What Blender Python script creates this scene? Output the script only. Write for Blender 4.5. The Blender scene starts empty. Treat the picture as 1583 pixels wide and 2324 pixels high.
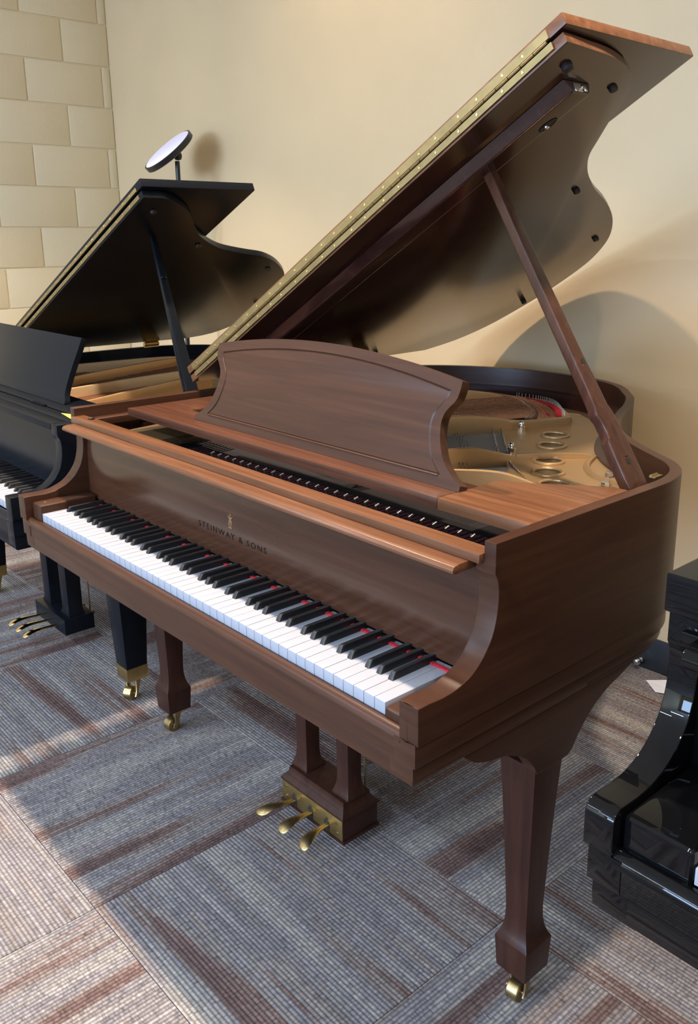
import bpy, bmesh, math, random
from mathutils import Vector, Matrix, noise
random.seed(7)
S = bpy.context.scene
COL = S.collection
PI = math.pi

# ------------------------------------------------------------------ camera
F_PX, PX, PY = 1999.23, 80.377, -82.703
cam = bpy.data.cameras.new('camera')
cam.sensor_fit = 'VERTICAL'; cam.sensor_height = 36.0
cam.lens = F_PX / 2324 * 36.0
cam.shift_x = -PX / 2324; cam.shift_y = PY / 2324
cam.clip_start = 0.02
cam_o = bpy.data.objects.new('camera', cam); COL.objects.link(cam_o)
R0 = (0.67862605, 0.73447566, -0.00349048)
R1 = (-0.19147140, 0.18149587, 0.96457145)
R2 = (0.70908771, -0.65391494, 0.26379891)
M = Matrix((R0, R1, R2)).transposed().to_4x4()
M.translation = Vector((1.4462, -0.7701, 1.3768))
cam_o.matrix_world = M
S.camera = cam_o

# ------------------------------------------------------------------ world, exposure
w = bpy.data.worlds.new('world'); S.world = w; w.use_nodes = True
w.node_tree.nodes['Background'].inputs[0].default_value = (0.80, 0.88, 1.0, 1)
w.node_tree.nodes['Background'].inputs[1].default_value = 0.15
S.view_settings.view_transform = 'Standard'
S.view_settings.look = 'None'
S.view_settings.gamma = 1.0
S.view_settings.use_curve_mapping = False
S.view_settings.exposure = 0.0

# ------------------------------------------------------------------ lights
def spot(name, loc, tgt, power, color, radius=0.045, size=150, blend=0.6):
    l = bpy.data.lights.new(name, 'SPOT'); l.energy = power; l.color = color
    l.shadow_soft_size = radius; l.spot_size = math.radians(size); l.spot_blend = blend
    o = bpy.data.objects.new(name, l); COL.objects.link(o); o.location = loc
    o.rotation_euler = (Vector(tgt) - Vector(loc)).to_track_quat('-Z', 'Y').to_euler()
    return o
def area(name, loc, tgt, sx, sy, power, color, rz=0):
    l = bpy.data.lights.new(name, 'AREA'); l.energy = power; l.color = color
    l.shape = 'RECTANGLE'; l.size = sx; l.size_y = sy
    o = bpy.data.objects.new(name, l); COL.objects.link(o); o.location = loc
    o.rotation_euler = (Vector(tgt) - Vector(loc)).to_track_quat('-Z', 'Y').to_euler()
    o.rotation_euler.rotate_axis('Z', rz)
    return o
WARM = (1.0, 0.80, 0.61)
COOL = (0.64, 0.79, 1.0)
# warm ceiling spots in a row over the pianos
for x, p in ((0.78, 190), (-0.55, 310), (-1.95, 260), (2.15, 95)):
    spot('ceiling_spot', (x, 0.36, 2.75), (x, 0.38, 0), p, WARM, size=100, blend=0.85)
spot('wall_washer', (-1.15, 1.05, 2.95), (-1.15, 1.62, 2.3), 24, WARM, size=105, blend=0.9)
# broad overhead fill light, added to lift the shade; not a real fixture
area('ceiling_fill', (0.6, -4.2, 2.96), (0.6, -4.2, 0), 7.4, 11.0, 60, (0.80, 0.88, 1.0))
# long cool fluorescent tubes on the shop ceiling, in front of the pianos
for x, y, p in [(-1.9, -2.0, 50), (0.9, -2.0, 50), (-1.9, -4.4, 75), (0.9, -4.4, 75), (3.2, -3.2, 45),
                (-1.9, -6.8, 150), (0.9, -6.8, 150), (-0.5, -9.2, 230)]:
    area('fluorescent_tube', (x, y, 2.90), (x, y, 0), 1.20, 0.10, p, COOL)
# daylight from the shop window in the front wall
area('shop_window', (-0.6, -10.4, 1.6), (-0.6, 0, 1.0), 4.5, 1.8, 900, (0.40, 0.62, 1.0))

# ------------------------------------------------------------------ materials
def mat(name):
    m = bpy.data.materials.new(name); m.use_nodes = True
    nt = m.node_tree; b = nt.nodes['Principled BSDF']
    return m, nt, b
def N(nt, t, **kw):
    n = nt.nodes.new(t)
    for k, v in kw.items():
        if k in n.inputs: n.inputs[k].default_value = v
        else: setattr(n, k, v)
    return n
def ramp(nt, stops):
    r = nt.nodes.new('ShaderNodeValToRGB'); e = r.color_ramp.elements
    while len(e) < len(stops): e.new(0.5)
    for i, (p, c) in enumerate(stops):
        e[i].position = p; e[i].color = (*c, 1)
    return r
def plain(name, col, rough=0.5, metal=0.0, spec=0.5, coat=0.0, bump=0.0, bscale=200, var=0.0, emis=None):
    m, nt, b = mat(name)
    b.inputs['Roughness'].default_value = rough
    b.inputs['Metallic'].default_value = metal
    b.inputs['Specular IOR Level'].default_value = spec
    b.inputs['Coat Weight'].default_value = coat
    b.inputs['Coat Roughness'].default_value = 0.04
    tc = N(nt, 'ShaderNodeTexCoord'); nz = N(nt, 'ShaderNodeTexNoise', Scale=bscale, Detail=3.0)
    nt.links.new(tc.outputs['Object'], nz.inputs['Vector'])
    c2 = tuple(max(0, x * (1 - var)) for x in col); c1 = tuple(min(1, x * (1 + var)) for x in col)
    rp = ramp(nt, [(0.3, c2), (0.7, c1)])
    nt.links.new(nz.outputs['Fac'], rp.inputs['Fac'])
    nt.links.new(rp.outputs['Color'], b.inputs['Base Color'])
    if bump:
        bp = N(nt, 'ShaderNodeBump', Strength=bump, Distance=0.002)
        nt.links.new(nz.outputs['Fac'], bp.inputs['Height']); nt.links.new(bp.outputs['Normal'], b.inputs['Normal'])
    if emis:
        b.inputs['Emission Color'].default_value = (*emis[0], 1); b.inputs['Emission Strength'].default_value = emis[1]
    return m
def wood(name, sc, dark, mid, light, rough=0.36, coat=0.0, spec=0.26):
    m, nt, b = mat(name)
    tc = N(nt, 'ShaderNodeTexCoord'); mp = N(nt, 'ShaderNodeMapping'); mp.inputs['Scale'].default_value = sc
    nt.links.new(tc.outputs['Object'], mp.inputs['Vector'])
    n1 = N(nt, 'ShaderNodeTexNoise', Scale=1.0, Detail=5.0, Roughness=0.62, Distortion=0.3)
    n2 = N(nt, 'ShaderNodeTexNoise', Scale=9.0, Detail=2.0)
    n3 = N(nt, 'ShaderNodeTexNoise', Scale=2.2, Detail=2.0)
    nt.links.new(mp.outputs['Vector'], n1.inputs['Vector']); nt.links.new(mp.outputs['Vector'], n2.inputs['Vector'])
    nt.links.new(tc.outputs['Object'], n3.inputs['Vector'])
    a = N(nt, 'ShaderNodeMath', operation='MULTIPLY_ADD'); a.inputs[1].default_value = 0.16
    nt.links.new(n2.outputs['Fac'], a.inputs[0]); nt.links.new(n1.outputs['Fac'], a.inputs[2])
    a2 = N(nt, 'ShaderNodeMath', operation='MULTIPLY_ADD'); a2.inputs[1].default_value = 0.2
    nt.links.new(n3.outputs['Fac'], a2.inputs[0]); nt.links.new(a.outputs[0], a2.inputs[2])
    rp = ramp(nt, [(0.48, dark), (0.68, mid), (0.90, light)])
    nt.links.new(a2.outputs[0], rp.inputs['Fac']); nt.links.new(rp.outputs['Color'], b.inputs['Base Color'])
    b.inputs['Roughness'].default_value = rough
    b.inputs['Coat Weight'].default_value = coat; b.inputs['Coat Roughness'].default_value = 0.12
    b.inputs['Specular IOR Level'].default_value = spec
    bp = N(nt, 'ShaderNodeBump', Strength=0.015, Distance=0.001)
    nt.links.new(n2.outputs['Fac'], bp.inputs['Height']); nt.links.new(bp.outputs['Normal'], b.inputs['Normal'])
    return m
WD, WM, WL = (0.036, 0.0135, 0.0070), (0.047, 0.0182, 0.0095), (0.062, 0.0252, 0.0130)
W_TOP = wood('walnut_lit_top', (3, 70, 70), (0.090, 0.036, 0.0165), (0.130, 0.054, 0.0250), (0.180, 0.080, 0.039), rough=0.30)  # paler walnut copy: warm overhead light painted into the top parts
W_H = wood('walnut_horizontal', (3, 3, 70), WD, WM, WL)
W_X = wood('walnut_along_x', (3, 70, 70), WD, WM, WL)
W_Y = wood('walnut_along_y', (70, 3, 70), WD, WM, WL)
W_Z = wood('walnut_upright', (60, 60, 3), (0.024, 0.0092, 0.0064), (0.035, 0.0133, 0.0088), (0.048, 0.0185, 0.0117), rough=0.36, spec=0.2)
W_PROP = wood('walnut_prop', (60, 60, 3), (0.042, 0.0165, 0.0100), (0.058, 0.0230, 0.0138), (0.076, 0.031, 0.018), rough=0.26)
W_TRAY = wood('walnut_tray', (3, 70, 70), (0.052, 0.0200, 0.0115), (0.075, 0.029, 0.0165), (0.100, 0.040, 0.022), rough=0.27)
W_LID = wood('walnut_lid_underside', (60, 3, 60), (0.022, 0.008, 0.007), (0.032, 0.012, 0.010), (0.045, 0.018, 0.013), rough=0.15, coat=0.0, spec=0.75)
W_FB = wood('walnut_fallboard', (3, 70, 70), WD, WM, WL, rough=0.19, spec=0.42)
BLACK_SATIN = plain('satin_ebony', (0.006, 0.0075, 0.0105), rough=0.25, spec=0.10, var=0.1)
BLACK_POLISH = plain('polished_ebony', (0.003, 0.003, 0.0035), rough=0.02, spec=0.28, var=0.05)
HINGE = plain('dull_hinge_brass', (0.29, 0.215, 0.095), rough=0.45, metal=0.8, var=0.12, bscale=40)
BRASS = plain('brass', (0.50, 0.36, 0.14), rough=0.34, metal=1.0, var=0.12, bscale=40)
BRASS_OLD = plain('aged_brass', (0.36, 0.26, 0.12), rough=0.38, metal=1.0, var=0.2, bscale=60)
BRASS_BRIGHT = plain('bright_brass', (0.80, 0.62, 0.30), rough=0.12, metal=1.0, var=0.05)
GOLD = plain('bronze_plate_paint', (0.52, 0.335, 0.165), rough=0.36, metal=0.6, var=0.06, bscale=500, bump=0.02)
GOLD_PALE = plain('pale_bronze_paint', (0.55, 0.41, 0.25), rough=0.42, metal=0.4, var=0.06)
CHROME = plain('nickel', (0.75, 0.75, 0.76), rough=0.16, metal=1.0, var=0.03)
STEEL = plain('steel_wire', (0.20, 0.20, 0.21), rough=0.35, metal=1.0)
COPPER = plain('copper_wound_wire', (0.33, 0.17, 0.11), rough=0.45, metal=0.8, var=0.3, bscale=300)
IVORY = plain('white_key_plastic', (0.335, 0.345, 0.385), rough=0.25, spec=0.35, var=0.01)
EBONY = plain('black_key_ebony', (0.012, 0.012, 0.013), rough=0.36, var=0.2, bscale=90)
FELT_RED = plain('red_felt', (0.42, 0.025, 0.035), rough=0.95, spec=0.1, var=0.3, bscale=400)
FELT_DARK = plain('dark_felt', (0.02, 0.018, 0.02), rough=0.95, spec=0.1)
PLATE_SHADED = plain('shaded_bronze', (0.16, 0.10, 0.045), rough=0.45, metal=0.4)  # darker plate bronze: shade under the music tray painted into the colour
HAMMER = plain('hammer_felt', (0.045, 0.014, 0.017), rough=0.95, spec=0.1, var=0.3)
SPRUCE = plain('soundboard_spruce', (0.09, 0.05, 0.028), rough=0.5, var=0.2)
INNER = plain('inner_rim_finish', (0.030, 0.011, 0.009), rough=0.26, var=0.15, bscale=30)
RUBBER = plain('dark_rubber', (0.012, 0.010, 0.010), rough=0.6)
INK = plain('dark_lettering', (0.006, 0.004, 0.003), rough=0.6, spec=0.1)
GILT = plain('gilt_emblem', (0.32, 0.20, 0.09), rough=0.4, metal=0.3)
PAPER = plain('white_paper', (0.80, 0.80, 0.86), rough=0.8, var=0.01)
YELLOW = plain('yellow_card', (0.80, 0.62, 0.06), rough=0.7, var=0.02)
BASEB = plain('black_vinyl_base', (0.010, 0.011, 0.014), rough=0.45, var=0.1)
LAMP_BLACK = plain('lamp_black', (0.012, 0.012, 0.012), rough=0.38)
LAMP_FACE = plain('lamp_diffuser', (0.60, 0.58, 0.74), rough=0.3, emis=((0.62, 0.60, 0.85), 0.45))

def paint_mat(name, col, bumpk, rough=0.62):
    m, nt, b = mat(name)
    tc = N(nt, 'ShaderNodeTexCoord'); n1 = N(nt, 'ShaderNodeTexNoise', Scale=90.0, Detail=4.0)
    n2 = N(nt, 'ShaderNodeTexNoise', Scale=3.0, Detail=2.0)
    nt.links.new(tc.outputs['Object'], n1.inputs['Vector']); nt.links.new(tc.outputs['Object'], n2.inputs['Vector'])
    rp = ramp(nt, [(0.3, tuple(c * 0.97 for c in col)), (0.7, tuple(c * 1.03 for c in col))])
    nt.links.new(n2.outputs['Fac'], rp.inputs['Fac']); nt.links.new(rp.outputs['Color'], b.inputs['Base Color'])
    b.inputs['Roughness'].default_value = rough
    bp = N(nt, 'ShaderNodeBump', Strength=bumpk, Distance=0.003)
    nt.links.new(n1.outputs['Fac'], bp.inputs['Height']); nt.links.new(bp.outputs['Normal'], b.inputs['Normal'])
    return m
WALL = paint_mat('tan_wall_paint', (0.585, 0.432, 0.245), 0.05, 0.5)
BLOCK = paint_mat('block_wall_paint', (0.72, 0.60, 0.39), 0.25)
CEIL = paint_mat('ceiling_paint', (0.70, 0.68, 0.62), 0.1)

def carpet_mat():
    m, nt, b = mat('ribbed_carpet')
    tc = N(nt, 'ShaderNodeTexCoord'); oi = N(nt, 'ShaderNodeObjectInfo')
    sep = N(nt, 'ShaderNodeSeparateXYZ'); nt.links.new(tc.outputs['Object'], sep.inputs[0])
    def math_(op, a, b_=None, c=None):
        n = N(nt, 'ShaderNodeMath', operation=op)
        for i, v in enumerate((a, b_, c)):
            if v is None: continue
            if isinstance(v, (int, float)): n.inputs[i].default_value = v
            else: nt.links.new(v, n.inputs[i])
        return n.outputs[0]
    PITCH = 0.0088
    yr = math_('DIVIDE', sep.outputs[1], PITCH)
    row = math_('FLOOR', yr); fr = math_('FRACT', yr)
    seed = math_('MULTIPLY', oi.outputs['Random'], 57.0)
    def nz(sx, sr, off, det=2.0, rough=0.5):
        cx = N(nt, 'ShaderNodeCombineXYZ')
        nt.links.new(math_('MULTIPLY', sep.outputs[0], sx), cx.inputs[0])
        nt.links.new(math_('MULTIPLY', row, sr), cx.inputs[1])
        nt.links.new(math_('ADD', seed, off), cx.inputs[2])
        n = N(nt, 'ShaderNodeTexNoise', Scale=1.0, Detail=det, Roughness=rough)
        nt.links.new(cx.outputs[0], n.inputs['Vector']); return n.outputs['Fac']
    band = nz(1.25, 0.105, 0.0, 1.5)          # broad colour bands
    patch = nz(3.2, 0.8, 11.0, 2.0)           # each cord changes colour along its length
    mix = math_('ADD', math_('MULTIPLY', band, 0.78), math_('MULTIPLY', patch, 0.22))
    rp = ramp(nt, [(0.36, (0.125, 0.082, 0.075)), (0.42, (0.165, 0.112, 0.100)), (0.465, (0.235, 0.205, 0.190)),
                   (0.51, (0.190, 0.172, 0.180)), (0.555, (0.240, 0.220, 0.218)), (0.62, (0.300, 0.274, 0.250))])
    nt.links.new(mix, rp.inputs['Fac'])
    # every second cord is paler, and cords are flecked
    par = math_('PINGPONG', yr, 1.0)
    fl = nz(170.0, 3.7, 23.0, 2.0, 0.7)
    bright = math_('MULTIPLY', math_('SUBTRACT', fl, 0.25), 1.9)
    prof = math_('SINE', math_('MULTIPLY', fr, PI))
    wn = N(nt, 'ShaderNodeTexWhiteNoise', noise_dimensions='1D'); nt.links.new(math_('ADD', row, seed), wn.inputs['W'])
    rowk = math_('ADD', math_('MULTIPLY', wn.outputs['Value'], 0.5), 0.75)
    prof2 = math_('MULTIPLY', math_('POWER', prof, 2.0), rowk)
    k = math_('MULTIPLY', math_('ADD', math_('MULTIPLY', prof2, 0.70), 0.74), math_('ADD', math_('MULTIPLY', bright, 0.85), 0.35))
    mul = N(nt, 'ShaderNodeVectorMath', operation='SCALE')
    nt.links.new(rp.outputs['Color'], mul.inputs[0]); nt.links.new(math_('MULTIPLY', k, 1.17), mul.inputs['Scale'])
    nt.links.new(mul.outputs[0], b.inputs['Base Color'])
    b.inputs['Roughness'].default_value = 0.95; b.inputs['Specular IOR Level'].default_value = 0.12
    h = math_('ADD', prof, math_('MULTIPLY', fl, 0.8))
    bp = N(nt, 'ShaderNodeBump', Strength=0.30, Distance=0.003)
    nt.links.new(h, bp.inputs['Height']); nt.links.new(bp.outputs['Normal'], b.inputs['Normal'])
    return m
CARPET = carpet_mat()

# ------------------------------------------------------------------ mesh helpers
def box(bm, x0, x1, y0, y1, z0, z1):
    v = [bm.verts.new(p) for p in ((x0,y0,z0),(x1,y0,z0),(x1,y1,z0),(x0,y1,z0),(x0,y0,z1),(x1,y0,z1),(x1,y1,z1),(x0,y1,z1))]
    for f in ((0,3,2,1),(4,5,6,7),(0,1,5,4),(1,2,6,5),(2,3,7,6),(3,0,4,7)): bm.faces.new([v[i] for i in f])
    return v
def prism(bm, pts, axis, a0, a1, xf=None):
    """extrude a 2-D outline along an axis; axis 'x': pts=(y,z); 'y': pts=(x,z); 'z': pts=(x,y)"""
    def P(p, a):
        q = {'x': (a, p[0], p[1]), 'y': (p[0], a, p[1]), 'z': (p[0], p[1], a)}[axis]
        return xf(q) if xf else q
    A = [bm.verts.new(P(p, a0)) for p in pts]; B = [bm.verts.new(P(p, a1)) for p in pts]
    n = len(pts)
    bm.faces.new(A[::-1]); bm.faces.new(B)
    for i in range(n): bm.faces.new((A[i], A[(i+1) % n], B[(i+1) % n], B[i]))
def loft(bm, secs, cap=True):
    rows = [[bm.verts.new(p) for p in s] for s in secs]; n = len(secs[0])
    for a, b in zip(rows, rows[1:]):
        for i in range(n): bm.faces.new((a[i], a[(i+1) % n], b[(i+1) % n], b[i]))
    if cap: bm.faces.new(rows[0][::-1]); bm.faces.new(rows[-1])
def tube(bm, pts, r, n=8):
    pts = [Vector(p) for p in pts]; secs = []
    up = Vector((0, 0, 1)) if abs((pts[-1]-pts[0]).normalized().z) < 0.9 else Vector((1, 0, 0))
    for i, p in enumerate(pts):
        d = (pts[min(i+1, len(pts)-1)] - pts[max(i-1, 0)]).normalized()
        s = d.cross(up).normalized(); u = s.cross(d)
        rr = r[i] if isinstance(r, (list, tuple)) else r
        secs.append([p + s*math.cos(2*PI*k/n)*rr + u*math.sin(2*PI*k/n)*rr for k in range(n)])
    loft(bm, secs)
def lathe(bm, prof, n=20, mtx=None):
    secs = []
    for r, z in prof:
        s = [Vector((r*math.cos(2*PI*k/n), r*math.sin(2*PI*k/n), z)) for k in range(n)]
        secs.append([mtx @ v for v in s] if mtx else s)
    loft(bm, secs)
def sq_loft(bm, cx, cy, prof):
    """square column: prof = list of (half width x, half width y, z)"""
    loft(bm, [[(cx-a, cy-b, z), (cx+a, cy-b, z), (cx+a, cy+b, z), (cx-a, cy+b, z)] for a, b, z in prof])
def band(bm, outer, inner, z0, z1):
    """open strip of wall between two parallel plan paths"""
    n = len(outer)
    v = [[bm.verts.new((*p, z)) for p in path] for path in (outer, inner) for z in (z0, z1)]
    ob, ot, ib, it = v
    for i in range(n-1):
        bm.faces.new((ob[i], ob[i+1], ot[i+1], ot[i])); bm.faces.new((ib[i+1], ib[i], it[i], it[i+1]))
        bm.faces.new((ot[i], ot[i+1], it[i+1], it[i])); bm.faces.new((ob[i+1], ob[i], ib[i], ib[i+1]))
    bm.faces.new((ob[0], ot[0], it[0], ib[0])); bm.faces.new((ob[-1], ib[-1], it[-1], ot[-1]))
def spline(pts, per=6):
    out = []; n = len(pts)
    for i in range(n-1):
        p0, p1, p2, p3 = pts[max(i-1, 0)], pts[i], pts[i+1], pts[min(i+2, n-1)]
        for k in range(per):
            t = k/per
            out.append(tuple(0.5*((2*b) + (-a+c)*t + (2*a-5*b+4*c-d)*t*t + (-a+3*b-3*c+d)*t**3) for a, b, c, d in zip(p0, p1, p2, p3)))
    out.append(pts[-1]); return out
def offset(path, d):
    out = []
    for i, p in enumerate(path):
        a = path[max(i-1, 0)]; b = path[min(i+1, len(path)-1)]
        t = Vector((b[0]-a[0], b[1]-a[1])).normalized()
        out.append((p[0] - t.y*d, p[1] + t.x*d))
    return out
def done(bm, name, m, parent=None, bevel=0.0, seg=2, ang=32, smooth=True, kind=None, label=None):
    bmesh.ops.recalc_face_normals(bm, faces=bm.faces)
    if bevel:
        ed = [e for e in bm.edges if len(e.link_faces) == 2 and e.calc_face_angle(0) > math.radians(30)]
        bmesh.ops.bevel(bm, geom=ed, offset=bevel, segments=seg, affect='EDGES', profile=0.6, clamp_overlap=True)
    me = bpy.data.meshes.new(name); bm.to_mesh(me); bm.free()
    if smooth:
        for p in me.polygons: p.use_smooth = True
        me.set_sharp_from_angle(angle=math.radians(ang))
    me.materials.append(m)
    o = bpy.data.objects.new(name, me); COL.objects.link(o)
    if parent: o.parent = parent
    if kind: o['kind'] = kind
    if label: o['label'] = label
    return o
def dup(o, parent, loc=None, rot=None, scale=None):
    c = o.copy(); COL.objects.link(c); c.parent = parent
    if loc is not None: c.location = loc
    if rot is not None: c.rotation_euler = rot
    if scale is not None: c.scale = scale
    return c
def thing(name, label, cat, loc=(0, 0, 0), group=None):
    o = bpy.data.objects.new(name, None); COL.objects.link(o); o.location = loc
    o.empty_display_size = 0.1
    o['label'] = label; o['category'] = cat
    if group: o['group'] = group
    return o
def tag(o, label, cat):
    o['label'] = label; o['category'] = cat; return o
NB = bmesh.new
def interp(x, xs, ys):
    if x <= xs[0]: return ys[0]
    for i in range(len(xs)-1):
        if x <= xs[i+1]: return ys[i] + (ys[i+1]-ys[i])*(x-xs[i])/(xs[i+1]-xs[i])
    return ys[-1]

# ------------------------------------------------------------------ the room
BW = lambda x: 1.603 + 0.0125*(x + 3.258)             # back wall surface y at x
XW = -3.258
def struct(o): o['kind'] = 'structure'; return o
bm = NB(); prism(bm, [(XW-0.15, BW(XW-0.15)), (4.6, BW(4.6)), (4.6, BW(4.6)+0.12), (XW-0.15, BW(XW-0.15)+0.12)], 'z', -0.05, 3.05)
wall_back = struct(done(bm, 'wall_back', WALL))
bm = NB(); prism(bm, [(XW+0.002, BW(XW)-0.001), (4.55, BW(4.55)-0.001), (4.55, BW(4.55)-0.007), (XW+0.002, BW(XW)-0.007)], 'z', 0.0, 0.112)
struct(done(bm, 'baseboard_back', BASEB, bevel=0.002))
bm = NB(); box(bm, XW-0.14, XW-0.005, -10.6, BW(XW), -0.05, 3.05)
wall_left = struct(done(bm, 'wall_left', BLOCK))
# painted concrete blocks of the left wall, each a piece with its own edges
CB, BL = 0.2032, 0.4064
def block(bm_w):
    b_ = NB(); box(b_, -0.03, 0.0, 0.003, bm_w-0.003, 0.0032, CB-0.0032)
    o = done(b_, 'concrete_block', BLOCK, wall_left, bevel=0.004, seg=2); return o
protos = {}
for n in range(15):
    first = 0.048 if n % 2 == 0 else 0.251
    s0 = 0.0; s1 = first
    while s0 < 3.0:
        wd = round(s1 - s0, 4)
        if wd not in protos: o = protos[wd] = block(wd)
        else: o = dup(protos[wd], wall_left)
        o.location = (XW + random.uniform(-0.0007, 0.0007), BW(XW) - s1 - 0.0015, n*CB - 0.003)
        s0 = s1; s1 += BL
bm = NB(); box(bm, 4.5, 4.62, -10.6, BW(4.6), -0.05, 3.05); struct(done(bm, 'wall_right', WALL))
bm = NB(); box(bm, XW-0.14, 4.6, -10.7, -10.6, -0.05, 3.05); struct(done(bm, 'wall_front', WALL))
bm = NB(); box(bm, XW-0.14, 4.62, -10.7, 1.85, 3.0, 3.06); struct(done(bm, 'ceiling', CEIL))
bm = NB(); box(bm, XW-0.14, 4.62, -10.7, 1.85, -0.06, -0.004)
floor = struct(done(bm, 'floor', CARPET))
TX0, TY0, TS = -0.12, -0.165, 0.612
bm = NB(); h = TS/2 - 0.0006; box(bm, -h, h, -h, h, -0.004, 0.0)
tile = done(bm, 'carpet_tile', CARPET, floor, bevel=0.0012, seg=1)
first = True
for i in range(-6, 5):
    for j in range(-4, 4):
        cx, cy = TX0 + (i-0.5+1)*TS, TY0 + (j+0.5)*TS   # i=0 -> x from TX0
        x0, x1, y0, y1 = cx-h, cx+h, cy-h, cy+h
        if x0 < XW: continue
        if y0 > BW(cx) - 0.03: continue
        t = tile if first else dup(tile, floor)
        along_y = (i + j) % 2 != 0
        t.location = (cx, cy, random.uniform(-0.0004, 0.0004)); t.rotation_euler = (0, 0, PI/2 if along_y else 0)
        if y1 > BW(cx) - 0.008:                          # cut row along the back wall
            lim = BW(cx) - 0.009; k = (lim - y0)/(2*h)
            if along_y: t.scale = (k, 1, 1)
            else: t.scale = (1, k, 1)
            t.location.y = (y0 + lim)/2
        first = False

# ------------------------------------------------------------------ grand piano builder
KN = [0.0, 0.633, 0.7275, 0.7617, 0.914, 0.96, 1.2]
class Style: pass
def white_black_keys(root, Z, m_w=IVORY, m_b=EBONY):
    zk = Z(0.7275)
    bm = NB(); box(bm, -0.01135, 0.01135, 0.0, 0.150, -0.0205, 0.0)
    wk = done(bm, 'white_key', m_w, root, bevel=0.0009, seg=2)
    for i in range(52):
        x = -0.611 + 0.0235*(i + 0.5)
        k = wk if i == 0 else dup(wk, root)
        k.location = (x, 0, zk + random.uniform(-0.0002, 0.0002))
    bm = NB()
    loft(bm, [[(-0.0056, 0.050, -0.001), (0.0056, 0.050, -0.001), (0.0056, 0.149, -0.001), (-0.0056, 0.149, -0.001)],
              [(-0.0053, 0.0525, 0.004), (0.0053, 0.0525, 0.004), (0.0053, 0.149, 0.004), (-0.0053, 0.149, 0.004)],
              [(-0.0046, 0.0580, 0.0118), (0.0046, 0.0580, 0.0118), (0.0046, 0.149, 0.0118), (-0.0046, 0.149, 0.0118)]])
    bk = done(bm, 'black_key', m_b, root, bevel=0.0012, seg=2)
    first = True
    for b in range(1, 52):
        note = b % 7                     # boundary b lies between white key b-1 and b; key 0 is A
        offs = {1: 0.0, 3: -0.002, 4: 0.002, 6: -0.003, 0: 0.0}
        if note in (2, 5): continue
        k = bk if first else dup(bk, root)
        o = {1: 0.003, 3: -0.002, 4: 0.002, 6: -0.003, 0: 0.0}[note]
        k.location = (-0.611 + 0.0235*b + o, 0, zk); first = False
def caster(leg, cx, cy, z_top, m, ang=0.0, scale=1.0):
    r = 0.0205*scale; zc = r
    c, s_ = math.cos(ang), math.sin(ang)
    Mx = Matrix.Translation((cx - 0.006*s_, cy - 0.012*c, zc)) @ Matrix.Rotation(ang, 4, 'Z') @ Matrix.Rotation(PI/2, 4, 'Y')
    bm = NB(); hw = 0.0125*scale
    lathe(bm, [(r*0.55, -hw), (r*0.93, -hw), (r, -hw+0.002), (r, hw-0.002), (r*0.93, hw), (r*0.55, hw)], 24, Mx)
    done(bm, 'caster_wheel', m, leg)
    bm = NB(); R = Matrix.Translation((cx, cy, 0)) @ Matrix.Rotation(ang, 4, 'Z')
    for sx in (-1, 1):
        a = sx*(hw+0.0015); b = sx*(hw+0.0045)
        pts = [(-0.019, zc-0.006), (-0.006, zc-0.006), (0.012, z_top-0.012), (0.012, z_top), (-0.010, z_top), (-0.012, zc+0.01)]
        prism(bm, pts, 'x', a, b, lambda q: R @ Vector(q))
    T = Matrix.Translation((cx, cy, 0))
    lathe(bm, [(0.013, z_top-0.008), (0.016, z_top-0.006), (0.016, z_top+0.0005)], 16, T)
    Mp = Matrix.Translation((cx - 0.006*s_, cy - 0.012*c, zc)) @ Matrix.Rotation(ang, 4, 'Z') @ Matrix.Rotation(PI/2, 4, 'Y')
    lathe(bm, [(0.004, -hw-0.007), (0.004, hw+0.007)], 10, Mp)
    done(bm, 'caster_fork', m, leg)

def arm_outline(Z, ztop, yback, big=False, slim=False):
    c = [(-0.021, 0.690), (-0.021, 0.7617), (0.000, 0.7620), (0.027, 0.7605), (0.047, 0.7620), (0.062, 0.765), (0.085, 0.7735), (0.104, 0.787),
         (0.118, 0.803), (0.129, 0.821), (0.137, 0.848), (0.1400, 0.877), (0.138, 0.899), (0.131, 0.914), (0.131, ztop), (yback, ztop), (yback, 0.690)]
    if big: c[:2] = [(-0.021, 0.690), (-0.021, 0.740), (-0.0205, 0.747), (-0.0180, 0.7545), (-0.0130, 0.7600), (-0.0070, 0.7620)]
    k0 = 7 if big else 3
    if big: c = c[:6] + c[6:]
    nt = len(c) - 3; head = c[:k0]; curve = spline(c[k0:nt], 3); tail = c[nt:]
    out = head + curve + tail
    if slim: out = [(y*0.88 if 0.02 < y < 0.16 else y, z) for y, z in out]
    return [(y, Z(z)) for y, z in out]

RIM_R = [(0.699, 0.30), (0.699, 0.42), (0.699, 0.54), (0.697, 0.60), (0.688, 0.645), (0.670, 0.686), (0.640, 0.723), (0.605, 0.749), (0.530, 0.798),
         (0.446, 0.863), (0.385, 0.930), (0.340, 1.000), (0.297, 1.090), (0.257, 1.180), (0.206, 1.270), (0.153, 1.335), (0.107, 1.387), (0.048, 1.432),
         (-0.038, 1.465), (-0.160, 1.482), (-0.301, 1.474), (-0.430, 1.432), (-0.560, 1.350), (-0.650, 1.240), (-0.690, 1.120), (-0.699, 1.000), (-0.699, 0.80), (-0.699, 0.30)]

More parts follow.
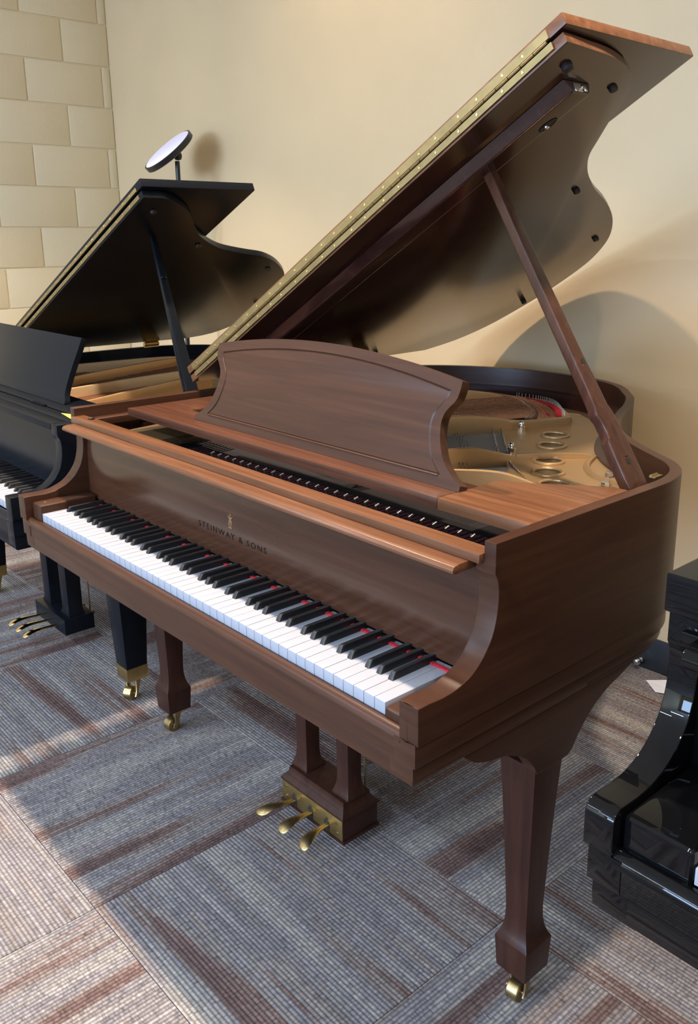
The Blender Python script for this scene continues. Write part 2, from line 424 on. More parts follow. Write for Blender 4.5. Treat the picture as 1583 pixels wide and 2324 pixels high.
def piano_case(root, st):
    Z = st.Z; X = lambda x: math.copysign(st.hw - (0.699 - abs(x)), x) if abs(x) > 0.5 else x*st.hw/0.699
    sm = st.m
    plan = spline([(X(x), 0.30 + (y-0.30)*st.ylen) for x, y in RIM_R], 5)
    # --- outer rim with the curved arms at both ends
    bm = NB()
    band(bm, plan, offset(plan, 0.022), Z(0.703), Z(0.96))
    for s in (1, -1):
        a = sorted((s*(st.hw), s*(st.hw-(0.022 if st is BR else 0.0375)))); prism(bm, [(y, max(z, Z(0.703))) for y, z in arm_outline(Z, 0.96, 0.30, st is PO, st is BK)], 'x', *a)
        if st is not BR: continue
        a = sorted((s*(st.hw-0.022), s*(st.hw-0.0375))); prism(bm, [(y, max(z, Z(0.703))) for y, z in arm_outline(Z, 0.93, 0.175)], 'x', *a)
    bmesh.ops.remove_doubles(bm, verts=bm.verts, dist=0.00005)
    bmesh.ops.delete(bm, geom=[f for f in bm.faces if all(abs(v.co.y - 0.30) < 1e-4 for v in f.verts)], context='FACES_ONLY')
    rim = done(bm, 'rim', sm['h'], root, bevel=st.bev, seg=3, ang=28)
    # stepped plinth bands under the rim
    bm = NB()
    full = [(st.hw, -0.021)] + plan + [(-st.hw, -0.021)]
    band(bm, offset([(st.hw-0.0005, -0.0195)]+plan+[(-st.hw+0.0005, -0.0195)], 0.0065), offset([(st.hw, -0.0195)]+plan+[(-st.hw, -0.0195)], 0.05), Z(0.6645), Z(0.7025))
    done(bm, 'plinth_band', sm['h'], root, bevel=0.0012, ang=28)
    bm = NB()
    band(bm, offset([(st.hw, -0.017)]+plan+[(-st.hw, -0.017)], 0.0135), offset([(st.hw, -0.017)]+plan+[(-st.hw, -0.017)], 0.06), Z(0.640), Z(0.664))
    band(bm, offset([(st.hw, -0.012)]+plan+[(-st.hw, -0.012)], 0.020), offset([(st.hw, -0.012)]+plan+[(-st.hw, -0.012)], 0.07), Z(0.628), Z(0.6405))
    done(bm, 'base_moulding', sm['h'], root, bevel=0.002, ang=28)
    # keybed board with front rail under the keys
    bm = NB(); hx = st.hw - 0.0148
    box(bm, -hx, hx, -0.0165, 0.40, Z(0.6335), Z(0.6635))
    done(bm, 'keybed', sm['x'], root, bevel=0.0015)
    # key slip with rounded top
    bm = NB(); ka = st.hw - 0.0377
    prof = [(-0.0012, 0.665), (-0.0012, 0.7080), (-0.005, 0.7090), (-0.011, 0.7085), (-0.016, 0.7045), (-0.0190, 0.7005), (-0.0200, 0.696), (-0.0200, 0.693), (-0.0182, 0.6915), (-0.0180, 0.665)]
    prism(bm, [(y, Z(z)) for y, z in prof], 'x', -ka, ka)
    done(bm, 'key_slip', sm['x'], root, ang=40)
    # key blocks beside the keys
    for s in (-1, 1):
        bm = NB(); a = sorted((s*0.6122, s*ka)); box(bm, a[0], a[1], -0.003, 0.140, Z(0.664), Z(0.7275)+(0.020 if s < 0 or st is PO else -0.004))
        done(bm, 'key_block', sm['y'], root, bevel=st.kb, seg=3)
        if st is BR and s < 0:
            bm = NB(); cx = (a[0]+a[1])/2
            lathe(bm, [(0.0001, 0.0012), (0.003, 0.001), (0.0035, 0)], 10, Matrix.Translation((cx, 0.02, Z(0.7275)+0.0195)))
            done(bm, 'screw', BRASS_OLD, root)
    # inner rim, soundboard
    bm = NB(); ip = offset(plan, 0.022)
    band(bm, ip, offset(plan, 0.055), Z(0.80), Z(st.inner_z))
    done(bm, 'inner_rim', st.inner, root, ang=28)
    bm = NB(); pl = offset(plan, 0.03)
    vs = [bm.verts.new((x, y, Z(0.865))) for x, y in pl]; f = bm.faces.new(vs); bmesh.ops.triangulate(bm, faces=[f])
    done(bm, 'soundboard', SPRUCE, root, smooth=False)
    bm = NB(); vs = [bm.verts.new((x, y, Z(0.80))) for x, y in pl]; f = bm.faces.new(vs); bmesh.ops.triangulate(bm, faces=[f])
    box(bm, -st.hw+0.05, st.hw-0.05, 0.16, 0.30, Z(0.70), Z(0.80))
    done(bm, 'belly_board', FELT_DARK, root, smooth=False)
    # inner faces of the case sides between arms and rim
    for s in (-1, 1):
        bm = NB(); a = sorted((s*(st.hw-0.0225), s*(st.hw-0.040))); box(bm, a[0], a[1], 0.176, 0.31, Z(0.70), Z(0.912))
        done(bm, 'case_cheek', st.inner, root)
    # fallboard: curved board behind the keys, with the rounded lip of the folded lid on top
    FB = [(0.1440, 0.735), (0.1462, 0.752), (0.1470, 0.800), (0.1492, 0.850), (0.1525, 0.890), (0.153, 0.9415 if st is BK else 0.916)]
    cur = spline([(y, Z(z)) for y, z in FB], 5)
    bm = NB(); prism(bm, cur + [(y+0.012, z) for y, z in cur[::-1]], 'x', -ka, ka)
    fb = done(bm, 'fallboard', sm['x2'] , root, ang=40)
    bm = NB()
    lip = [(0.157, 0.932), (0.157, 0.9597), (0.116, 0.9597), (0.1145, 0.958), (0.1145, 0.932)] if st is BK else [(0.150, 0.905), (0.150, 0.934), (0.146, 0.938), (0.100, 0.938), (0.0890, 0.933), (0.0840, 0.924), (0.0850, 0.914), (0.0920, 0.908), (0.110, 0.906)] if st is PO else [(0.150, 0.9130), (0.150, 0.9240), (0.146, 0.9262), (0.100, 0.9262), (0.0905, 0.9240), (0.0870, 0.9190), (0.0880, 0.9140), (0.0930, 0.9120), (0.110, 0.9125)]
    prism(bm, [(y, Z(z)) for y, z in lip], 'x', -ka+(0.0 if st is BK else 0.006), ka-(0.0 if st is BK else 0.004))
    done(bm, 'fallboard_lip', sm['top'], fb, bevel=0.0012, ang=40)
    bm = NB(); box(bm, -ka, ka, 0.131, 0.1385, Z(0.7275)-0.002, Z(0.7275)+0.0032)
    done(bm, 'felt_strip', FELT_RED, root, bevel=0.001)
    # lock rail behind the lip
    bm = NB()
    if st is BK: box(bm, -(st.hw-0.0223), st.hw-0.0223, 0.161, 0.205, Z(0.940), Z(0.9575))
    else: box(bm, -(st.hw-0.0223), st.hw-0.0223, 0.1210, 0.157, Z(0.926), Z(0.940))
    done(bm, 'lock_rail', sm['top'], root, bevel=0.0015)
    white_black_keys(root, Z)
    return rim, fb, plan

def leg_spade(root, cx, cy, zt, m, bracket=None, mbr=None):
    bm = NB()
    sq_loft(bm, cx, cy, [(0.0330, 0.0330, zt), (0.0330, 0.0330, 0.515), (0.0270, 0.0270, 0.478), (0.0200, 0.0200, 0.354), (0.0175, 0.0175, 0.246), (0.0180, 0.0180, 0.190),
                         (0.0195, 0.0195, 0.166), (0.0235, 0.0235, 0.150), (0.0300, 0.0300, 0.1405), (0.0375, 0.0375, 0.1345), (0.0380, 0.0380, 0.1310), (0.0330, 0.0330, 0.069)] if False else
            [(0.0385, 0.0385, zt), (0.0380, 0.0380, 0.510), (0.0340, 0.0340, 0.440), (0.0300, 0.0300, 0.354), (0.0255, 0.0255, 0.246), (0.0240, 0.0240, 0.200),
             (0.0245, 0.0245, 0.178), (0.0270, 0.0270, 0.160), (0.0310, 0.0310, 0.147), (0.0365, 0.0365, 0.1365), (0.0368, 0.0368, 0.1335), (0.0335, 0.0335, 0.069)])
    leg = done(bm, 'leg', m, root, bevel=0.0016, seg=2, ang=24)
    caster(leg, cx, cy, 0.0705, BRASS_OLD, ang=0.12)
    return leg
def leg_bracket(root, x0, x1, m):
    pts = [(0.095, 0.6275), (0.128, 0.600)] + spline([(0.128, 0.600), (0.160, 0.588), (0.195, 0.581), (0.222, 0.571), (0.253, 0.552), (0.275, 0.529), (0.2875, 0.506)], 4)[1:] + \
          [(0.362, 0.506), (0.374, 0.507)] + spline([(0.374, 0.507), (0.386, 0.515), (0.402, 0.536), (0.437, 0.568), (0.482, 0.592), (0.534, 0.607), (0.59, 0.6275)], 4)[1:]
    bm = NB(); prism(bm, pts, 'x', x0, x1)
    return done(bm, 'leg_bracket', m, root, bevel=0.002, ang=30)
def leg_ferrule(root, cx, cy, zt, m):
    bm = NB(); sq_loft(bm, cx, cy, [(0.052, 0.052, zt), (0.0505, 0.0505, 0.5), (0.0335, 0.0335, 0.118)])
    leg = done(bm, 'leg', m, root, bevel=0.002, ang=24)
    bm = NB(); sq_loft(bm, cx, cy, [(0.0345, 0.0345, 0.1185), (0.0330, 0.0330, 0.075)]); done(bm, 'ferrule', BRASS, leg, bevel=0.002)
    caster(leg, cx, cy, 0.076, BRASS, ang=0.5, scale=1.1)
    return leg

def pedal(bm, x, y0, z, dx, ln, wd, th):
    secs = []
    tab = [(0.0, 0.44, 0.0), (0.25, 0.46, 0.001), (0.45, 0.58, 0.003), (0.62, 0.82, 0.0045), (0.78, 0.98, 0.002), (0.90, 1.0, -0.003), (0.97, 0.72, -0.007), (1.0, 0.25, -0.009)]
    for t, k, dz in tab:
        cx = x + dx*(t**1.6); yy = y0 - ln*t; hw_ = wd/2*k; tt = th*(0.8 if t < 0.95 else 0.5)
        secs.append([(cx + hw_*math.cos(a), yy, z + dz + tt*0.5*math.sin(a)) for a in [2*PI*i/12 for i in range(12)]])
    loft(bm, secs)

# ---------------------------------------------------------------- styles
BR = Style(); BR.hw = 0.699; BR.Z = lambda z: z; BR.ylen = 1.0; BR.bev = 0.0016; BR.kb = 0.006; BR.inner_z = 0.905; BR.inner = INNER
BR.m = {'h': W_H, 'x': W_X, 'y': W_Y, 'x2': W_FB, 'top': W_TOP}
BK = Style(); BK.hw = 0.689; BK.Z = lambda z: interp(z, KN, [0, 0.596, 0.705, 0.739, 0.878, 0.906, 1.146]); BK.ylen = 0.99; BK.bev = 0.002; BK.kb = 0.005; BK.inner_z = 0.90; BK.inner = BLACK_SATIN
BK.m = {k: BLACK_SATIN for k in ('h', 'x', 'y', 'x2', 'top')}
PO = Style(); PO.hw = 0.735; PO.Z = lambda z: interp(z, KN, [0, 0.632, 0.737, 0.765, 0.910, 0.950, 1.225]); PO.ylen = 0.97; PO.bev = 0.002; PO.kb = 0.008; PO.inner_z = 0.90; PO.inner = BLACK_POLISH
PO.m = {k: BLACK_POLISH for k in ('h', 'x', 'y', 'x2', 'top')}

# ================================================================ 1. walnut grand piano
P1 = thing('grand_piano', 'brown walnut grand piano with raised lid and framed brown music desk, in the middle', 'piano', (0, 0, 0))
rim1, fb1, plan1 = piano_case(P1, BR)
# --- legs
lg = leg_spade(P1, 0.6325, 0.3225, 0.515, W_Z); lg2 = leg_spade(P1, -0.6325, 0.3225, 0.515, W_Z); lg3 = leg_spade(P1, -0.25, 1.20, 0.63, W_Z)
leg_bracket(P1, 0.644, 0.6725, W_Y); leg_bracket(P1, -0.6725, -0.644, W_Y)
for s in (-1, 1):
    bm = NB(); a = sorted((s*0.600, s*0.6445)); box(bm, a[0], a[1], 0.325, 0.365, 0.512, 0.629); done(bm, 'leg_block', FELT_DARK, P1)
# --- lettering and emblem on the fallboard
def fb_y(z, Z):
    FB = [(0.1440, 0.735), (0.1462, 0.752), (0.1470, 0.800), (0.1492, 0.850), (0.1525, 0.890), (0.153, 0.916)]
    cur = spline([(y, Z(zz)) for y, zz in FB], 5)
    return interp(z, [c[1] for c in cur], [c[0] for c in cur])
cu = bpy.data.curves.new('t', 'FONT'); cu.body = 'STEINWAY & SONS'; cu.size = 0.0175; cu.align_x = 'LEFT'; cu.space_character = 1.28; cu.space_word = 1.1; cu.resolution_u = 3
to = bpy.data.objects.new('t', cu); COL.objects.link(to)
bpy.context.view_layer.update()
tm = bpy.data.meshes.new_from_object(to.evaluated_get(bpy.context.evaluated_depsgraph_get()))
bpy.data.objects.remove(to)
bm = NB(); bm.from_mesh(tm)
xs = [v.co.x for v in bm.verts]; kx = 0.246/(max(xs)-min(xs)); x0 = min(xs)
for v in bm.verts:
    x = -0.130 + (v.co.x - x0)*kx; z = 0.7825 + v.co.y; v.co = Vector((x, fb_y(z, BR.Z) - 0.0004, z))
done(bm, 'lettering', INK, fb1, smooth=False, label='fine dark maker lettering in spaced capitals')
bm = NB()   # small gilt lyre emblem: two S-shaped arms, crossbar, strings, scroll and foot
def wire(pts, r=0.0006):
    tube(bm, [(x - 0.008, fb_y(z, BR.Z) - 0.0004, z) for x, z in spline(pts, 5)], r, 5)
for s in (-1, 1):
    wire([(s*0.0010, 0.8085), (s*0.0052, 0.8120), (s*0.0056, 0.8165), (s*0.0030, 0.8215), (s*0.0035, 0.8260), (s*0.0068, 0.8290), (s*0.0076, 0.8310)], 0.0008)
    wire([(s*0.0018, 0.8260), (s*0.0017, 0.8120)], 0.0004)
    wire([(s*0.0040, 0.8060), (s*0.0010, 0.8085)], 0.0007)
wire([(-0.0062, 0.8270), (0.0062, 0.8270)], 0.0007); wire([(0, 0.8300), (0, 0.8105)], 0.0004); wire([(-0.0055, 0.8058), (0.0055, 0.8058)], 0.0008)
wire([(-0.0018, 0.8320), (0.0, 0.8345), (0.0018, 0.8320), (0.0, 0.8305), (-0.0018, 0.8320)], 0.0006); wire([(0.0015, 0.8150), (-0.0015, 0.8170), (0.0015, 0.8190), (-0.0012, 0.8210)], 0.0006)
done(bm, 'lyre_emblem', GILT, fb1, label='small gilt lyre emblem')
# --- screw knobs on the lock rail
for x in (-0.612,):
    bm = NB(); lathe(bm, [(0.0075, 0.0), (0.0085, 0.002), (0.008, 0.0045), (0.004, 0.006)], 14, Matrix.Translation((x, 0.146, 0.9395))); done(bm, 'rail_knob', W_Z, P1)
# --- music tray, right panel, left support rail, desk
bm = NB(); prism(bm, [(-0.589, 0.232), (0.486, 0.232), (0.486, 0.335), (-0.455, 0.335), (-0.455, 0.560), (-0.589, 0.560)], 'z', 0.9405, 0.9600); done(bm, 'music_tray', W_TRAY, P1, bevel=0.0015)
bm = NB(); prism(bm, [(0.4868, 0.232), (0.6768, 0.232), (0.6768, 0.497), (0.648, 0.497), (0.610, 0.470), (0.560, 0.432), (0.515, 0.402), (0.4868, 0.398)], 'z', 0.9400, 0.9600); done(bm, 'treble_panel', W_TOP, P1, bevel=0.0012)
bm = NB(); box(bm, -0.6765, -0.640, 0.158, 0.62, 0.915, 0.932); done(bm, 'tray_rail', W_Y, P1, bevel=0.001)
TH = math.atan2(0.177, 0.052)
desk_frame = Matrix(((1, 0, 0, 0), (0, math.cos(TH), math.sin(TH), 0), (0, 0, 0, 0), (0, 0, 0, 0)))
def desk_pt(x, h, d=0.0):      # h up the board, d towards the player
    return Vector((x, 0.280 + h*math.cos(TH) - d*math.sin(TH), 0.9605 + h*math.sin(TH) + d*math.cos(TH)*1.0))
def desk_half(k=0.0):          # right half outline (x from centre, h), k insets for the recessed panel
    base = [(0.4205, 0.000), (0.4205, 0.010), (0.398, 0.022), (0.372, 0.045), (0.356, 0.075), (0.3490, 0.105), (0.3520, 0.124), (0.362, 0.138), (0.372, 0.150), (0.3765, 0.165), (0.3775, 0.184)]
    return base
CXD = 0.070
half = desk_half(); side = half[:2] + spline(half[2:], 3)
top = [(x, 0.184 + 0.034*(1 - (x/0.3775)**2)) for x in [0.3775*(1 - i/14) for i in range(1, 28)]]
out = side + top + [(-x, h_) for x, h_ in side[::-1]]
bm = NB(); T = 0.019
front = [bm.verts.new(desk_pt(CXD + x, h_, 0.0)) for x, h_ in out]
ins = []
def inset_pt(x, h_, k):
    sx = 1 if x > 0 else -1
    nx = max(abs(x) - k*1.15, 0)*sx
    nh = 0.018 if h_ < 0.03 else h_ - (k if h_ > 0.17 else 0)
    if abs(x) > 0.36 and h_ < 0.05: nx = sx*0.352 - sx*(0.0 if h_ < 0.03 else 0.0)
    return nx, nh
k_in = 0.020
s_in = [(0.372, 0.020), (0.350, 0.040), (0.336, 0.066), (0.328, 0.098), (0.3300, 0.120), (0.340, 0.136), (0.349, 0.148), (0.3545, 0.158), (0.3560, 0.166)]
s_in = spline(s_in, 4)
t_in = [(x, 0.166 + 0.0325*(1 - (x/0.356)**2)) for x in [0.356*(1 - i/14) for i in range(1, 28)]]
pin = s_in + t_in + [(-x, h_) for x, h_ in s_in[::-1]]
done_desk = None
# solid board with the panel recess cut: front frame ring + recessed face + back
back = [bm.verts.new(desk_pt(CXD + x, h_, -T)) for x, h_ in out]
n = len(out)
for i in range(n): bm.faces.new((front[i], front[(i+1) % n], back[(i+1) % n], back[i]))
bm.faces.new(back)
rin = [bm.verts.new(desk_pt(CXD + x, h_, 0.0)) for x, h_ in pin]
def ring_fill(bm, A, B):
    ed = [bm.edges.get((A[i], A[(i+1) % len(A)])) or bm.edges.new((A[i], A[(i+1) % len(A)])) for i in range(len(A))]
    ed += [bm.edges.get((B[i], B[(i+1) % len(B)])) or bm.edges.new((B[i], B[(i+1) % len(B)])) for i in range(len(B))]
    bmesh.ops.triangle_fill(bm, edges=ed, use_beauty=True, use_dissolve=False)
ring_fill(bm, front, rin)
rdp = [bm.verts.new(desk_pt(CXD + x*0.994, 0.020 + (h_-0.020)*0.985 + 0.001, -0.0022)) for x, h_ in pin]
m_ = len(pin)
for i in range(m_): bm.faces.new((rin[i], rin[(i+1) % m_], rdp[(i+1) % m_], rdp[i]))
rdp2 = [bm.verts.new(desk_pt(CXD + x*0.984, 0.020 + (h_-0.020)*0.96 + 0.003, -0.0010)) for x, h_ in pin]
for i in range(m_): bm.faces.new((rdp[i], rdp[(i+1) % m_], rdp2[(i+1) % m_], rdp2[i]))
bm.faces.new(rdp2)
desk = done(bm, 'music_desk', W_X, P1, ang=20)
bm = NB()
Lb = [desk_pt(CXD-0.366, 0.0185, -0.0008), desk_pt(CXD+0.366, 0.0185, -0.0008)]
tube(bm, Lb, 0.0022, 8); done(bm, 'desk_bead', W_X, desk)
bm = NB(); tube(bm, [desk_pt(CXD, 0.12, -0.03), (CXD, 0.40, 0.962)], 0.004, 6); done(bm, 'desk_prop', W_Z, P1)

# --- lid
AL = math.radians(29.516); HX, HZ = -0.699, 0.988
def lid_pt(a, y, o=0.0): return Vector((HX + a*math.cos(AL) - o*math.sin(AL), y, HZ + a*math.sin(AL) + o*math.cos(AL)))
LO = [(1.392, 0.492), (1.391, 0.520), (1.388, 0.564), (1.384, 0.622), (1.376, 0.670), (1.365, 0.710), (1.350, 0.740), (1.327, 0.769), (1.302, 0.791), (1.269, 0.813), (1.230, 0.835),
      (1.170, 0.875), (1.122, 0.908), (1.085, 0.948), (1.046, 1.004), (0.996, 1.095), (0.952, 1.195), (0.903, 1.290), (0.849, 1.373), (0.779, 1.455), (0.702, 1.515), (0.606, 1.560),
      (0.455, 1.582), (0.305, 1.575), (0.170, 1.545), (0.070, 1.480), (0.010, 1.390), (-0.012, 1.270), (-0.012, 0.90), (-0.012, 0.492)]
lo = spline(LO[:-3], 3) + LO[-3:][1:]
def lidprism(bm, pts, o0, o1):
    A = [bm.verts.new(lid_pt(a, y, o0)) for a, y in pts]; B = [bm.verts.new(lid_pt(a, y, o1)) for a, y in pts]; n = len(pts)
    bm.faces.new(A); bm.faces.new(B)
    for i in range(n): bm.faces.new((A[i], A[(i+1) % n], B[(i+1) % n], B[i]))
def lidbox(bm, a0, a1, y0, y1, o0, o1): lidprism(bm, [(a0, y0), (a1, y0), (a1, y1), (a0, y1)], o0, o1)
bm = NB(); lidprism(bm, lo, 0.0, 0.0185)
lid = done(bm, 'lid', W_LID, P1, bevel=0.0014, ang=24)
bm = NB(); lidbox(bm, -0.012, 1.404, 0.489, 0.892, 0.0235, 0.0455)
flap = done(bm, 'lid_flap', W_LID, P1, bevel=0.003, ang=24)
LN = Vector((-math.sin(AL), 0, math.cos(AL)))
for o in (lid, flap):                                   # edge faces paler, warm light painted into their colour
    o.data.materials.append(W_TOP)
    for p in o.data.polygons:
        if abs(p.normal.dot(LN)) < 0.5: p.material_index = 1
# brass piano hinge: two leaves, knuckle and screws
bm = NB(); lidbox(bm, 0.020, 1.368, 0.4872, 0.4895, 0.0045, 0.0170); done(bm, 'hinge_leaf', HINGE, lid)
bm = NB(); lidbox(bm, 0.020, 1.368, 0.4860, 0.4888, 0.0245, 0.0400); done(bm, 'hinge_leaf', HINGE, flap)
bm = NB()
for k in range(44):
    a = 0.030 + k*0.0303; tube(bm, [lid_pt(a, 0.4868, 0.0208), lid_pt(a+0.0288, 0.4868, 0.0208)], 0.0027, 6)
done(bm, 'hinge_knuckle', BRASS_OLD, lid)
bm = NB(); bm2 = NB()
for k in range(23):
    a = 0.035 + k*0.0575 + (0.008 if k % 2 else 0)
    for b_, o, yy in ((bm, 0.0105, 0.4874), (bm2, 0.0325, 0.4862)):
        c = lid_pt(a + (0.012 if b_ is bm2 else 0), yy, o)
        lathe(b_, [(0.0034, 0.0), (0.0028, 0.0012), (0.0001, 0.0017)], 8, Matrix.Translation(c) @ Matrix.Rotation(PI/2, 4, 'X'))
done(bm, 'hinge_screws', BRASS_BRIGHT, lid, kind='stuff'); done(bm2, 'hinge_screws', BRASS_BRIGHT, flap, kind='stuff')
# batten with prop cup, latch, bumpers under the lid
bm = NB()
prism(bm, [(0.575, 0.0), (0.590, -0.024), (0.640, -0.024), (0.656, 0.0)], 'x', 0.10, 1.315, lambda q: lid_pt(q[0], q[1], q[2]))
done(bm, 'lid_batten', W_LID, lid, bevel=0.004, seg=3)
bm = NB()
Mc = Matrix.Translation(lid_pt(1.224, 0.627, -0.0245)) @ Matrix.Rotation(PI - AL, 4, 'Y')
for k in range(1): 
    Sx = Matrix.Diagonal((1.9, 1.0, 1.0, 1.0)); lathe(bm, [(0.010, -0.001), (0.0115, 0.0006), (0.0095, 0.0012), (0.0085, 0.0004), (0.0001, 0.0004)], 20, Mc @ Sx)
done(bm, 'prop_cup', RUBBER, lid)
bm = NB(); lathe(bm, [(0.0055, 0.0), (0.005, 0.004), (0.003, 0.005), (0.0001, 0.005)], 12, Mc @ Matrix.Translation((0.003, -0.002, 0))); done(bm, 'prop_socket', CHROME, lid)
bm = NB(); lidbox(bm, 1.3150, 1.3170, 0.598, 0.620, -0.022, -0.006); lidbox(bm, 1.316, 1.330, 0.602, 0.609, -0.023, -0.0215); lidbox(bm, 1.3285, 1.3305, 0.602, 0.609, -0.032, -0.0215)
done(bm, 'lid_latch', CHROME, lid, bevel=0.001)
bm = NB(); lathe(bm, [(0.010, 0.0), (0.0105, 0.005), (0.008, 0.009), (0.0001, 0.010)], 16, Matrix.Translation(lid_pt(1.345, 0.548, 0.0)) @ Matrix.Rotation(PI - AL, 4, 'Y')); done(bm, 'lid_bumper', RUBBER, lid)
for a, y in ((1.316, 0.726), (0.989, 1.028), (0.764, 1.405), (0.362, 1.535), (0.02, 1.157)):
    bm = NB(); lathe(bm, [(0.0085, 0.0), (0.0088, 0.004), (0.0075, 0.007), (0.0001, 0.007)], 14, Matrix.Translation(lid_pt(a, y, 0.0)) @ Matrix.Rotation(PI - AL, 4, 'Y')); done(bm, 'lid_bumper', RUBBER, lid)
# lid hinges on the bass side of the rim
for y in (0.75, 1.12):
    bm = NB(); lidbox(bm, -0.006, 0.010, y-0.03, y+0.03, -0.002, 0.0); box(bm, HX-0.002, HX+0.014, y-0.03, y+0.03, 0.9602, 0.962); tube(bm, [(HX-0.004, y-0.03, 0.974), (HX-0.004, y+0.03, 0.974)], 0.0115, 10); done(bm, 'lid_hinge', BRASS_OLD, lid)
# --- prop stick
PA = Vector((0.645, 0.570, 0.945)); PB = Vector((0.235, 0.630, 1.517)); PD = (PB-PA).normalized()
PYV = (Vector((0, 1, 0)) - PD*PD.y).normalized(); PN = PD.cross(PYV); PN = PN if PN.x > 0 else -PN
def prop_pt(s, t, o): return PA + PD*s + PYV*t + PN*o
def prop_board(bm, right, left, o0, o1):
    pts = right + left[::-1]
    A = [bm.verts.new(prop_pt(s, t, o0)) for s, t in pts]; B = [bm.verts.new(prop_pt(s, t, o1)) for s, t in pts]; n = len(pts)
    bm.faces.new(A); bm.faces.new(B)
    for i in range(n): bm.faces.new((A[i], A[(i+1) % n], B[(i+1) % n], B[i]))
bm = NB()
rgt = [(-0.005, 0.044), (0.085, 0.042), (0.120, 0.038), (0.148, 0.036), (0.165, 0.030), (0.215, 0.028), (0.274, 0.0235), (0.40, 0.0205), (0.55, 0.0165), (0.690, 0.0120)]
lft = [(-0.005, -0.0145), (0.050, -0.0145), (0.093, -0.0140), (0.098, -0.0090), (0.106, -0.0070), (0.133, -0.0080), (0.143, -0.0130), (0.150, -0.0135), (0.162, -0.0090), (0.20, -0.0080), (0.29, -0.0090), (0.42, -0.0100), (0.55, -0.0105), (0.690, -0.0100)]
prop_board(bm, rgt, lft, -0.0215, 0.0)
prop = done(bm, 'lid_prop', W_PROP, P1, bevel=0.0045, seg=3, ang=40)
bm = NB(); prop_board(bm, [(0.057, 0.0215), (0.150, 0.0205), (0.248, 0.0180)], [(0.057, 0.0105), (0.150, 0.0095), (0.248, 0.0070)], -0.008, 0.0016)
done(bm, 'short_prop', W_PROP, prop, bevel=0.0035, seg=3)
for s, t in ((0.049, 0.0160), (0.2535, 0.0127)):
    c = prop_pt(s, t, 0.0003); q = PN.to_track_quat('Z', 'Y').to_matrix().to_4x4()
    bm = NB(); lathe(bm, [(0.0001, 0.0), (0.0062, 0.0), (0.0062, 0.0005), (0.0001, 0.0005)], 16, Matrix.Translation(c) @ q)
    done(bm, 'prop_slot', RUBBER, prop)
bm = NB(); tube(bm, [prop_pt(0.685, 0.0, -0.011), prop_pt(0.712, 0.0, -0.011)], 0.008, 12); done(bm, 'prop_tip', W_Z, prop)
bm = NB(); box(bm, 0.656, 0.668, 0.597, 0.624, 0.9595, 0.9612); tube(bm, [(0.657, 0.600, 0.9615), (0.657, 0.622, 0.9615)], 0.0025, 8); done(bm, 'prop_hinge', BRASS_OLD, P1)

# --- cast-iron plate, strings and action
PLZ = 0.900
poly = [(0.055, 0.915), (0.135, 1.090), (0.100, 1.150), (0.030, 1.225), (0.060, 1.235), (0.130, 1.190), (0.200, 1.140), (0.245, 1.060), (0.290, 0.985), (0.345, 0.905), (0.410, 0.845), (0.500, 0.785), (0.580, 0.735), (0.630, 0.700), (0.655, 0.655),
        (0.672, 0.600), (0.672, 0.420), (0.590, 0.395), (0.480, 0.420), (0.400, 0.500), (0.300, 0.640), (0.175, 0.785)]
HOLES = [(0.182, 0.965), (0.242, 0.871), (0.326, 0.748), (0.382, 0.671), (0.449, 0.604)]
bm = NB()
ov = [bm.verts.new((x, y, PLZ)) for x, y in poly]
edges = [bm.edges.new((ov[i], ov[(i+1) % len(ov)])) for i in range(len(ov))]
for hx, hy in HOLES:
    hv = [bm.verts.new((hx + 0.0285*math.cos(2*PI*k/24), hy + 0.0285*math.sin(2*PI*k/24), PLZ)) for k in range(24)]
    edges += [bm.edges.new((hv[i], hv[(i+1) % 24])) for i in range(24)]
bmesh.ops.triangle_fill(bm, edges=edges, use_beauty=True, use_dissolve=False)
ex = bmesh.ops.extrude_face_region(bm, geom=bm.faces[:])
for v in [g for g in ex['geom'] if isinstance(g, bmesh.types.BMVert)]: v.co.z -= 0.012
plate = done(bm, 'iron_plate', GOLD, P1, ang=30)
for hx, hy in HOLES:
    bm = NB(); rr, rt = 0.0315, 0.0042
    secs = [[(hx + (rr + rt*math.cos(b_))*math.cos(a), hy + (rr + rt*math.cos(b_))*math.sin(a), PLZ + 0.0015 + rt*math.sin(b_)) for b_ in [2*PI*i/10 for i in range(10)]] for a in [2*PI*k/28 for k in range(29)]]
    loft(bm, secs, cap=False); done(bm, 'plate_ring', GOLD, plate)
def fin(name, prof, A, B, th, m, parent, zb=0.885, bev=0.003):
    A = Vector((*A, 0)); B = Vector((*B, 0)); L = (B-A).length; d = (B-A).normalized(); nrm = Vector((-d.y, d.x, 0))
    top = spline([(s*L, z) for s, z in prof], 5); pts = [(0, zb)] + [(L, zb)]
    outl = [(0, zb)] + top + [(L, zb)]
    bm = NB(); prism(bm, outl, 'x', -th/2, th/2, lambda q: A + d*q[1] + nrm*q[0] + Vector((0, 0, q[2])))
    return done(bm, name, m, parent, bevel=bev, ang=35)
fin('plate_strut', [(0, 0.945), (0.45, 0.945), (0.58, 0.944), (0.68, 0.936), (0.80, 0.922), (0.90, 0.921), (1.0, 0.924)], (-0.185, 0.44), (0.132, 1.095), 0.016, GOLD, plate)
fin('plate_strut', [(0, 0.935), (0.55, 0.937), (0.72, 0.934), (0.86, 0.922), (1.0, 0.906)], (0.120, 0.36), (0.262, 0.715), 0.016, GOLD, plate)
fin('plate_strut', [(0, 0.935), (0.55, 0.940), (0.78, 0.940), (0.92, 0.925), (1.0, 0.908)], (-0.45, 0.50), (-0.235, 1.265), 0.016, GOLD, plate)
